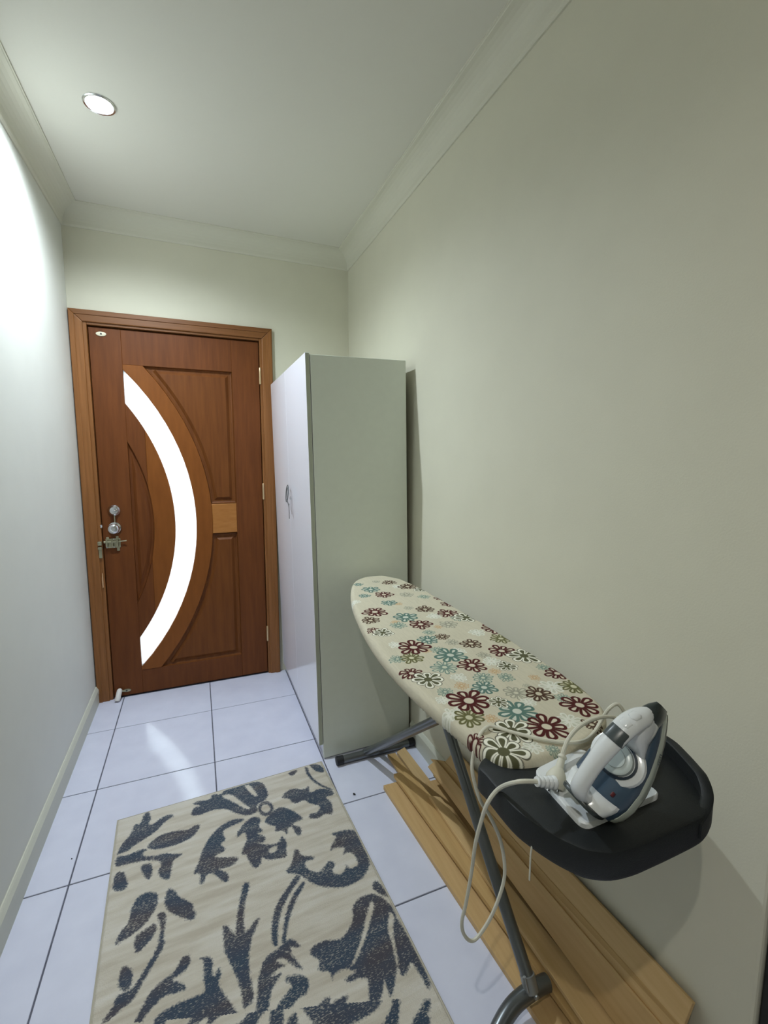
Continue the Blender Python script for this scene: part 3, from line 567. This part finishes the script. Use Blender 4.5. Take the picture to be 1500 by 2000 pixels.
# ------------------------------------------------------------------ ironing board
ib = tag(empty('ironing_board', (1.22, 1.2, 0)), 'ironing board with cream floral cover and black iron tray beside the wall', 'ironing board')
O = Vector((-1.22, -1.2, 0))
OUTL = [(1.06,.603),(1.036,.64),(1.028,.72),(1.012,.85),(1.006,1.0),(1.012,1.15),(1.036,1.34),(1.075,1.54),(1.12,1.69),(1.165,1.79),(1.215,1.842),(1.27,1.855),(1.325,1.84),(1.365,1.78),(1.385,1.69),(1.395,1.55),(1.399,1.35),(1.40,1.14),(1.39,.9),(1.375,.75),(1.35,.67),(1.30,.62),(1.22,.590),(1.13,.585)]
ol = [(v.x, v.y) for v in smooth_path([(x, y, 0) for x, y in OUTL], 8, True)]
oa = np.array(ol); y0, y1 = oa[:,1].min(), oa[:,1].max()
NR, NC = 1120, 350
tt = (1-np.cos(np.linspace(0, PI, NR)))/2; tt = .35*tt+.65*np.linspace(0, 1, NR)
ry = y0+(y1-y0)*(.0005+.999*tt)
xl = np.empty(NR); xr = np.empty(NR); nb = np.roll(oa, -1, 0)
for i, y in enumerate(ry):
    c = (oa[:,1] > y) != (nb[:,1] > y); xsx = oa[c,0]+(y-oa[c,1])/(nb[c,1]-oa[c,1])*(nb[c,0]-oa[c,0]); xl[i], xr[i] = xsx.min(), xsx.max()
s_ = np.linspace(0, 1, NC); X = xl[:,None]+(xr-xl)[:,None]*s_[None]; Y = np.repeat(ry[:,None], NC, 1)
de = np.full(X.shape, 9.0)
for (ax_, ay_), (bx_, by_) in zip(oa, nb):
    m_ = (np.abs(X-ax_) < .06) & (np.abs(Y-ay_) < .06)
    dx, dy = bx_-ax_, by_-ay_; px_, py_ = X[m_]-ax_, Y[m_]-ay_
    t_ = np.clip((px_*dx+py_*dy)/(dx*dx+dy*dy+1e-12), 0, 1); de[m_] = np.minimum(de[m_], np.hypot(px_-t_*dx, py_-t_*dy))
RR = .016; q_ = np.clip((RR-de)/RR, 0, 1); Z = .851-RR*(1-np.sqrt(np.clip(1-q_*q_, 0, 1)))
rngc = np.random.default_rng(3)
Z = Z+.0009*np.sin(Y*61+np.sin(X*17)*2)*np.sin(X*43+Y*9)
# printed flowers, one colour per point of the cloth
S3 = lambda *c: np.array(sr(*c))
colr = np.empty(X.shape+(3,)); colr[:] = S3(206,199,177)
KIND = {'R': (S3(80,30,29), S3(216,206,184), 8), 'O': (S3(104,102,64), S3(206,202,172), 9), 'B': (S3(78,54,40), S3(208,200,176), 8), 'T': (S3(92,122,112), S3(206,210,196), 8),
        'S': (S3(112,138,128), S3(204,206,184), 11), 'G': (S3(156,154,138), S3(206,202,180), 9), 'P': (S3(196,160,118), S3(210,200,172), 10), 'V': (S3(226,226,214), S3(200,200,180), 8), 'W': (S3(240,238,222), S3(92,92,66), 8)}
orderk = 'PGVSBOTRW'
def cover_(c, sd, col):                                   # blend colour in where sd (metres inside the shape) is positive
    w_ = np.clip(.5+sd/.0011, 0, 1)[:, None]; c += (col-c)*w_
def petal(dx, dy, R, n_, ph, r0, r1, width, k0=.0):
    """signed distance-like value of n_ teardrop petals from r0*R to r1*R"""
    rho = np.hypot(dx, dy); w = 2*PI/n_; phi = np.arctan2(dy, dx)+ph; kk = np.round(phi/w); d_ = phi-kk*w
    ll = 1-.10*(1+np.sin(kk*2.4+k0))
    a_ = rho*np.cos(d_)/ll; l_ = np.abs(rho*np.sin(d_)); t_ = np.clip((a_/R-r0)/(r1-r0), 0, 1)
    half = R*width*np.clip(t_, 0, 1)**.62*np.sqrt(np.clip(1-np.clip((t_-.62)/.38, 0, 1)**2, 0, 1))
    return np.where((a_ > r0*R*.9) & (a_ < r1*R*1.0), half-l_, -.01)
for fx, fy, k, R in sorted(FLOWERS, key=lambda f: orderk.index(f[2])):
    R *= 1.22
    m_ = (np.abs(X-fx) < R*1.2) & (np.abs(Y-fy) < R*1.2)
    if not m_.any(): continue
    dx, dy = X[m_]-fx, Y[m_]-fy; rho = np.hypot(dx, dy); line, fill, n_ = KIND[k]; ph = (fx*37+fy*23) % 1*2; k0 = fx*50
    wd = 1.10*math.tan(PI/n_)*.62; c = colr[m_]
    if k == 'W':
        cover_(c, petal(dx, dy, R, n_, ph, .08, 1.04, wd*1.18, k0), S3(92,90,74)); cover_(c, petal(dx, dy, R, n_, ph, .08, 1.0, wd*1.02, k0)-.0004, line)
        cover_(c, petal(dx, dy, R, n_, ph, .22, .84, wd*.58, k0), fill); cover_(c, .24*R-rho, fill)
    elif k == 'V':
        cover_(c, petal(dx, dy, R, n_, ph, .08, 1.0, wd, k0), line); cover_(c, petal(dx, dy, R, n_, ph, .34, .86, wd*.5, k0), fill)
    elif k in 'SGP':
        cover_(c, petal(dx, dy, R, n_, ph, .08, 1.0, wd, k0), line); cover_(c, petal(dx, dy, R, n_, ph, .36, .88, wd*.52, k0), fill); cover_(c, .17*R-rho, fill)
    else:
        cover_(c, petal(dx, dy, R, n_, ph, .06, 1.0, wd*1.04, k0), line); cover_(c, .30*R-rho, line)
        cover_(c, petal(dx, dy, R, n_, ph, .40, .85, wd*.38, k0), fill); cover_(c, .20*R-rho, fill)
    colr[m_] = c
co = np.stack([X+O.x, Y+O.y, Z], -1).reshape(-1, 3); idx = np.arange(NR*NC).reshape(NR, NC)
fa = np.stack([idx[:-1,:-1], idx[:-1,1:], idx[1:,1:], idx[1:,:-1]], -1).reshape(-1, 4)
# hem: boundary rolled under the board
loop = list(idx[0,:]) + list(idx[1:,-1]) + list(idx[-1,-2::-1]) + list(idx[-2:0:-1,0])
base = len(co); lc = co[loop]; cen = np.array([0.0, 0.0, 0])
ctr = co.mean(0); extra = []; ecol = []
cl = colr.reshape(-1, 3)[loop]
for dz, inn_ in ((-.006, .000), (-.014, .001), (-.020, .004), (-.023, .012)):
    e = lc.copy(); d_ = lc[:, :2]-np.array([ctr[0], np.nan])[None] if False else None
    tang = np.roll(lc[:, :2], -3, 0)-np.roll(lc[:, :2], 3, 0); nrm = np.stack([-tang[:,1], tang[:,0]], -1); nrm /= np.linalg.norm(nrm, axis=1)[:,None]+1e-9
    e[:, :2] += nrm*inn_*1.0; e[:, 2] = .835+dz*1.0+.001*np.sin(np.arange(len(e))*.55)*(inn_ > .003); extra.append(e); ecol.append(cl)
co = np.vstack([co]+extra); cc = np.vstack([colr.reshape(-1, 3)]+ecol); n = len(loop); fl2 = []; ringi = [np.array(loop)]+[base+k*n+np.arange(n) for k in range(4)]
for A, B_ in zip(ringi[:-1], ringi[1:]): fl2.append(np.stack([A, B_, np.roll(B_, -1), np.roll(A, -1)], -1))
fa = np.vstack([fa]+fl2)
me = bpy.data.meshes.new('cover'); me.from_pydata(co.tolist(), [], fa.tolist())
at = me.attributes.new('print', 'FLOAT_COLOR', 'POINT'); at.data.foreach_set('color', np.hstack([cc, np.ones((len(cc), 1))]).astype(np.float32).reshape(-1))
for f_ in me.polygons: f_.use_smooth = True
COVM, N, L, p, a, tc = attr_mat('floral_cotton', 'print', .85, .15, 500)
weave = noise(90, 3, (4,.35,1)); wr = ramp(weave, [(.35,(.86,.86,.86)),(.6,(1,1,1))])
m3 = N.new('ShaderNodeMix'); m3.data_type = 'RGBA'; m3.blend_type = 'MULTIPLY'; m3.inputs['Factor'].default_value = .5; L.new(a.outputs['Color'], m3.inputs['A']); L.new(wr, m3.inputs['B']); L.new(m3.outputs['Result'], p.inputs['Base Color'])
me.materials.append(COVM); link(bpy.data.objects.new('cover', me), ib)
# steel deck under the cover
b = BM(); prism(b, [(O.x+1.205+(x-1.205)*.94, O.y+1.2+(y-1.2)*.975) for x, y in ol], 'z', .815, .833); obj('deck', b, COVERU, ib)
# legs: two crossing tubes, foot bars with rubber ends
def lpart(name, pts, r, m=STEEL, par=ib, seg=14, **k):
    b = BM(); tube(b, [Vector(q)+O for q in pts], r, seg, **k); return obj(name, b, m, par, True)
PIV = Vector((1.268, 1.2, .548))
fb = lpart('foot_bar', [(1.112,1.84,.019),(1.47,1.84,.019)], .0175)
for x0, x1 in ((1.096,1.128),(1.450,1.480)):
    b = BM(); tube(b, [Vector((x0,1.84,.0195))+O, Vector((x1,1.84,.0195))+O], .0193, 16); obj('rubber_cap', b, RUBBER, fb, True)
lpart('leg', smooth_path([(1.236,1.845,.024),(1.240,1.80,.060),(1.262,1.22,.534),(1.268,.93,.775),(1.268,.90,.800)], 5), .0150)
lpart('leg', smooth_path([(1.292,1.845,.024),(1.294,1.80,.060),(1.300,1.22,.534),(1.302,.93,.775),(1.302,.90,.800)], 5), .0120)
lpart('leg', [(1.2795,.772,.085),(1.270,.95,.295),(1.262,1.18,.560),(1.262,1.405,.812)], .0160)
b = BM(); tube(b, [PIV+O-Vector((.022,0,0)), PIV+O+Vector((.05,0,0))], .006, 10); tube(b, [PIV+O-Vector((.0245,0,0)), PIV+O-Vector((.019,0,0))], .012, 12); obj('pivot_bolt', b, CHROME, ib, True)
nf = lpart('foot_bar', smooth_path([(1.10,.715,.022),(1.13,.725,.024),(1.175,.75,.042),(1.23,.766,.058),(1.30,.772,.062),(1.335,.772,.060)], 6), .0195)
for q in ((1.088,.711,.021),):
    b = BM(); tube(b, [Vector(q)+O, Vector(q)+O+Vector((.03,.010,.0025))], .021, 16); obj('rubber_cap', b, RUBBER, nf, True)
b = BM(); tube(b, [Vector((1.2800,.765,.070))+O, Vector((1.2785,.782,.100))+O], .0185, 16); tube(b, [Vector((1.262,.758,.085))+O, Vector((1.258,.768,.118))+O], .004, 8)
lathe(b, [(.006,0),(.006,.006),(0,.008)], tuple(Vector((1.281,.752,.073))+O), 'y', 12); obj('ferrule', b, mat('ferrule_grey', sr(150,152,150), .4, metal=.5), ib, True)
for yy, zz in ((1.405,.806),(.90,.800)): lpart('under_rail', [(1.20,yy,zz),(1.34,yy,zz)], .010, seg=10)
lpart('drawstring', smooth_path([(1.035,.56,.80),(1.018,.50,.80),(1.017,.497,.77),(1.019,.499,.729)], 5), .0013, CORDM, ib, 6)
# black tray
tr = empty('iron_tray', (0,0,0), parent=ib)
to = smooth_path([(x, y, 0) for x, y, _ in TRAY_T] + [(1.345,.60,0),(1.30,.635,0),(1.16,.66,0),(1.06,.655,0)], 4, True)
tp = [(v.x, v.y) for v in to]; tcx, tcy = 1.185, .53
def ring(s, z, off=0.0):
    out = []
    for x, y in tp:
        d = Vector((x-tcx, y-tcy)); l = d.length; d = d/l*(l*s+off); out.append((tcx+d.x+O.x, tcy+d.y+O.y, z))
    return out
b = BM(); loft(b, [ring(.97, .790), ring(.985, .787, .0), ring(1.0, .793), ring(1.0, .826), ring(1.0,.831,-.002), ring(1.0,.833,-.006), ring(.5,.833), ring(.05,.833)]); obj('tray_shell', b, BLK, tr, True)
# raised rim round the far right side
rim = [(1.255,.400),(1.290,.409),(1.313,.421),(1.329,.439),(1.344,.465),(1.360,.498),(1.372,.530),(1.368,.560),(1.345,.600)]
rim_s = smooth_path([(x, y, 0) for x, y in rim], 5); R0 = []
for i, v in enumerate(rim_s):
    t_ = (rim_s[min(i+1, len(rim_s)-1)]-rim_s[max(i-1, 0)]).normalized(); nn = Vector((-t_.y, t_.x, 0)); u_ = i/(len(rim_s)-1); h = .826+.030*min(1, u_*2.4)*min(1, (1-u_)*9)
    P_ = lambda o_, z: (v.x+nn.x*o_+O.x, v.y+nn.y*o_+O.y, z)
    R0.append([P_(0,.800), P_(0,h-.003), P_(.004,h), P_(.013,h), P_(.017,h-.003), P_(.020,.826), P_(.020,.800)])
b = BM(); loft(b, R0); obj('tray_rim', b, BLK, tr, True)
# white rest plate: rounded frame with a sunk, sloping middle
def rrect(cs, r, n=5):
    out = []; m_ = len(cs)
    for i in range(m_):
        p0, p1, p2 = Vector(cs[i-1]), Vector(cs[i]), Vector(cs[(i+1) % m_]); a_ = (p0-p1).normalized(); c_ = (p2-p1).normalized()
        A, B_ = p1+a_*r, p1+c_*r
        for k in range(n+1):
            t = k/n; out.append((1-t)**2*A+2*t*(1-t)*p1+t*t*B_)
    return out
PC = [(x, y) for x, y, _ in PLATE]; pc = sum((Vector(q) for q in PC), Vector((0,0)))/4
o1 = rrect(PC, .018)
def inset(cs, d):
    c = sum((Vector(q) for q in cs), Vector((0,0)))/len(cs); return [tuple(Vector(q)+(c-Vector(q)).normalized()*d) for q in cs]
i1 = rrect(inset(PC, .026), .010); i2 = rrect(inset(PC, .030), .010)
Zp = lambda L_, z: [(v.x+O.x, v.y+O.y, z) for v in L_]
b = BM(); loft(b, [Zp(o1,.830), Zp(o1,.840), Zp([v+(pc-v).normalized()*.002 for v in o1],.842), Zp(i1,.842), Zp(i2,.834), Zp([pc+(v-pc)*.02 for v in i2],.8335)]); obj('rest_plate', b, PLATEW, tr, True)
b = BM(); prism(b, [(.465,.834),(.545,.834),(.545,.862),(.537,.866)], 'x', 1.222+O.x, 1.226+O.x)
for v in b.verts: v.co.y += O.y
obj('rest_bracket', b, BLK, tr)

# ------------------------------------------------------------------ steam iron
iron = tag(empty('steam_iron', IRON_T), 'white and slate blue steam iron leaning on the black tray of the board', 'iron')
IM = Matrix(IRON_M)
IM.translation = IM.translation + Vector((IM[0][0], IM[1][0], IM[2][0]))*(.245*.05); IM = IM @ Matrix.Diagonal((.95, 1, 1, 1))
iron.matrix_world = IM
hwt = [(0,.044),(.012,.051),(.04,.056),(.08,.055),(.12,.048),(.16,.037),(.195,.025),(.22,.014),(.237,.006),(.245,.001)]
def hw(l):
    for (a_, b_), (c_, d_) in zip(hwt[:-1], hwt[1:]):
        if l <= c_: return b_+(d_-b_)*(l-a_)/(c_-a_)
    return .001
def outline(off=0.0, n=26, l0=0.0, l1=.245):
    ls = [l0+(l1-l0)*(1-(1-k/n)**1.6) for k in range(n+1)]
    up = [(l, max(.0008, hw(l)+off)) for l in ls]; return up+[(l, -w) for l, w in up[::-1]]
def shell(name, levels, m, sharp=False):
    """levels: (h, width offset, length scale, length shift)"""
    b = BM(); base = outline()
    loft(b, [[(l*ls+sh, max(-9, w*ws), h) for l, w in base] for h, ws, ls, sh in levels]); return obj(name, b, m, iron, True)
shell('soleplate', [(0,.98,.99,.001),(.001,1.0,1.0,0),(.004,1.0,1.0,0),(.005,.98,.99,.001)], IRONS)
shell('skirt', [(.005,.985,.995,.0),(.006,1.0,1.0,-.001),(.022,.985,.988,-.002),(.028,.95,.98,-.002)], IRONT)
def top(l):        # height of the blue body along its length
    return .024+.040*min(1, (l+.01)/.03)*(1-.25*(max(0, l-.08)/.17))
b = BM(); R_ = []
for k in range(25):
    l = -.002+.246*k/24; w = max(.002, hw(max(0, min(l, .243)))*.985); t_ = top(l); ringp = []
    for j in range(15):
        a_ = PI*j/14; ringp.append((l-.002, w*.955*math.cos(a_), .027+(t_-.027)*math.sin(a_)**.62))
    R_.append(ringp)
loft(b, R_); obj('body', b, IRONB, iron, True)
def ell(l, h, rw, rh, n=16, tilt=0.0, pw=1.0):
    out = []
    for j in range(n):
        a_ = 2*PI*j/n; c_, s__ = math.cos(a_), math.sin(a_); c_ = math.copysign(abs(c_)**pw, c_); s__ = math.copysign(abs(s__)**pw, s__)
        out.append((l+rh*s__*math.sin(tilt), rw*c_, h+rh*s__*math.cos(tilt)))
    return out
# handle: rear foot, grip, front neck
hp = smooth_path([(.012,0,.020),(.006,0,.055),(.004,0,.085),(.016,0,.107),(.050,0,.119),(.095,0,.126),(.140,0,.126),(.175,0,.117),(.201,0,.097),(.213,0,.084),(.219,0,.074)], 5)
n = len(hp); b = BM(); rr = []
for i, v in enumerate(hp):
    u_ = i/(n-1); rw = .024-.009*min(1, u_*3)+.005*math.sin(PI*min(1, max(0, u_-.45)/.5))-.005*max(0, u_-.8)/.2; rh = .017-.004*min(1, u_*2.5)+.002*max(0, u_-.6)/.4
    d = (hp[min(i+1, n-1)]-hp[max(i-1, 0)]).normalized(); nn = Vector((-d.z, 0, d.x)); ringp = []
    for j in range(16):
        a_ = 2*PI*j/16; ringp.append(v+Vector((0, rw*math.cos(a_), 0))+nn*(rh*math.sin(a_)))
    rr.append(ringp)
loft(b, rr); obj('handle', b, IRONW, iron, True)
b = BM(); loft(b, [ell(.135,.050,.034,.010,16,0,.8), ell(.150,.066,.031,.026,16,0,.8), ell(.168,.078,.027,.036,16,0,.8), ell(.190,.074,.024,.038,16,0,.8), ell(.208,.066,.018,.038,16,0,.8), ell(.218,.063,.0135,.034,16,0,.8)]); obj('front_housing', b, IRONW, iron, True)
b = BM(); loft(b, [ell(.204,.064,.0175,.030,16,0,.7), ell(.220,.060,.0165,.033,16,0,.7), ell(.234,.055,.0125,.033,16,0,.7), ell(.248,.050,.006,.027,16,0,.7)]); obj('spray_nose', b, IRONK, iron, True)
b = BM(); loft(b, [ell(-.006,.052,.034,.024,16,0,.7), ell(-.003,.052,.040,.028,16,0,.7), ell(.012,.051,.046,.026,16,0,.8), ell(.024,.049,.049,.020,16,0,.8), ell(.032,.047,.048,.010,16,0,.8)]); obj('heel_block', b, IRONW, iron, True)
b = BM(); loft(b, [ell(-.012,.052,.036,.040,16,0,.6), ell(-.006,.052,.037,.041,16,0,.6), ell(-.004,.052,.036,.040,16,0,.6)]); obj('heel_pad', b, IRONK, iron, True)
# dial collar, ring and knob on the body under the grip
b = BM(); lathe(b, [(.050,0),(.048,.006),(.040,.009),(0,.009)], (.104,0,.053), 'z', 32); obj('dial_surround', b, IRONW, iron, True)
b = BM(); lathe(b, [(.038,.008),(.038,.012),(.034,.0125),(.033,.009)], (.104,0,.053), 'z', 32); obj('dial_ring', b, mat('iron_navy', sr(30,44,58), .25), iron, True)
b = BM(); lathe(b, [(.032,.008),(.031,.018),(.028,.020),(.020,.0205),(.019,.023),(0,.024)], (.104,0,.053), 'z', 32); obj('dial', b, mat('iron_pale_dial', sr(196,206,204), .25), iron, True)
# thumb grip patch and steam buttons
b = BM(); loft(b, [ell(l, h, .0185, .0148, 16, 0, .8) for l, h in ((.128,.1262),(.131,.1266),(.154,.1228),(.157,.1220))]); obj('grip_patch', b, mat('iron_grip_grey', sr(70,78,80), .3), iron, True)
b = BM(); loft(b, [ell(l, h, r_, .006, 14, 0, .8) for l, h, r_ in ((.162,.129,.006),(.166,.130,.010),(.178,.125,.011),(.183,.121,.006))]); obj('steam_button', b, IRONW, iron, True)
b = BM(); loft(b, [ell(l, h, r_, .005, 14, 0, .8) for l, h, r_ in ((.186,.122,.005),(.189,.122,.009),(.200,.115,.009),(.204,.112,.005))]); obj('spray_button', b, IRONW, iron, True)
b = BM(); box(b, .040, .050, -.034, -.028, .056, .064, .002); obj('indicator_lamp', b, mat('red_lamp', sr(84,18,24), .3), iron)
# printed marks on the tank strip
b = BM()
for k in range(5): box(b, .150+k*.0045, .1525+k*.0045, -hw(.150+k*.0045)-.0012, -hw(.150+k*.0045)+.001, .010, .0145)
obj('tank_marks', b, mat('print_grey', sr(84,94,94), .5), iron); 
# cord with strain relief and plug (world space, joined to the iron)
inv = iron.matrix_world.inverted()
def wpart(name, fn, m):
    b = BM(); fn(b)
    for v in b.verts: v.co = inv @ v.co
    bmesh.ops.recalc_face_normals(b, faces=b.faces)
    return obj(name, b, m, iron, True)
cpts = [Vector(q) for q in CORD]
wpart('cord', lambda b: tube(b, smooth_path(cpts, 6), .0034, 8), CORDM)
g0 = cpts[0]; g1 = Vector(GUARD)
def guard(b):
    n = 14; pts = [g1.lerp(g0+(g0-g1)*.05, k/n) for k in range(n+1)]
    tube(b, pts, [(.0105 if k % 3 else .0082)*(1-.30*k/n) for k in range(n+1)], 12)
wpart('cord_guard', guard, IRONW)
pe = cpts[-1]; pd = (Vector(PLUG)-pe).normalized()
def plug(b):
    prof = [(0,.0042),(.004,.0075),(.006,.0075),(.008,.0055),(.022,.0065),(.024,.0085),(.030,.0125),(.038,.0165),(.050,.0165),(.053,.015)]
    tube(b, [pe+pd*(t-.004) for t, r in prof], [r for t, r in prof], 16)
pl = wpart('plug', plug, CORDM)
def pins(b):
    s_v = pd.cross(Vector((0,0,1))).normalized()
    for k in (-1, 0, 1):
        c0 = pe+pd*.046+s_v*(.007*k); tube(b, [c0, c0+pd*.012], .0018, 6)
pn = wpart('plug_pins', pins, CHROME); pn.parent = pl

# ------------------------------------------------------------------ crumbs on the tiles
def speck(x, y, rx, ry, a, lab, rz=.003):
    b = BM(); bmesh.ops.create_icosphere(b, subdivisions=2, radius=1.0)
    for v in b.verts:
        k = 1+.15*math.sin(v.co.x*5+v.co.z*3); v.co = Vector((v.co.x*rx*k, v.co.y*ry, (v.co.z+1)*rz))
    o = obj('crumb', b, SPECK, None, True, (x, y, 0)); o.rotation_euler.z = a; return tag(o, lab, 'crumb')
speck(1.113, 1.639, .0045, .0065, .5, 'small black crumb on the tile between rug and planks')
speck(.118, 1.716, .002, .0025, .2, 'tiny dark crumb on the tile by the left grout line', .0015)
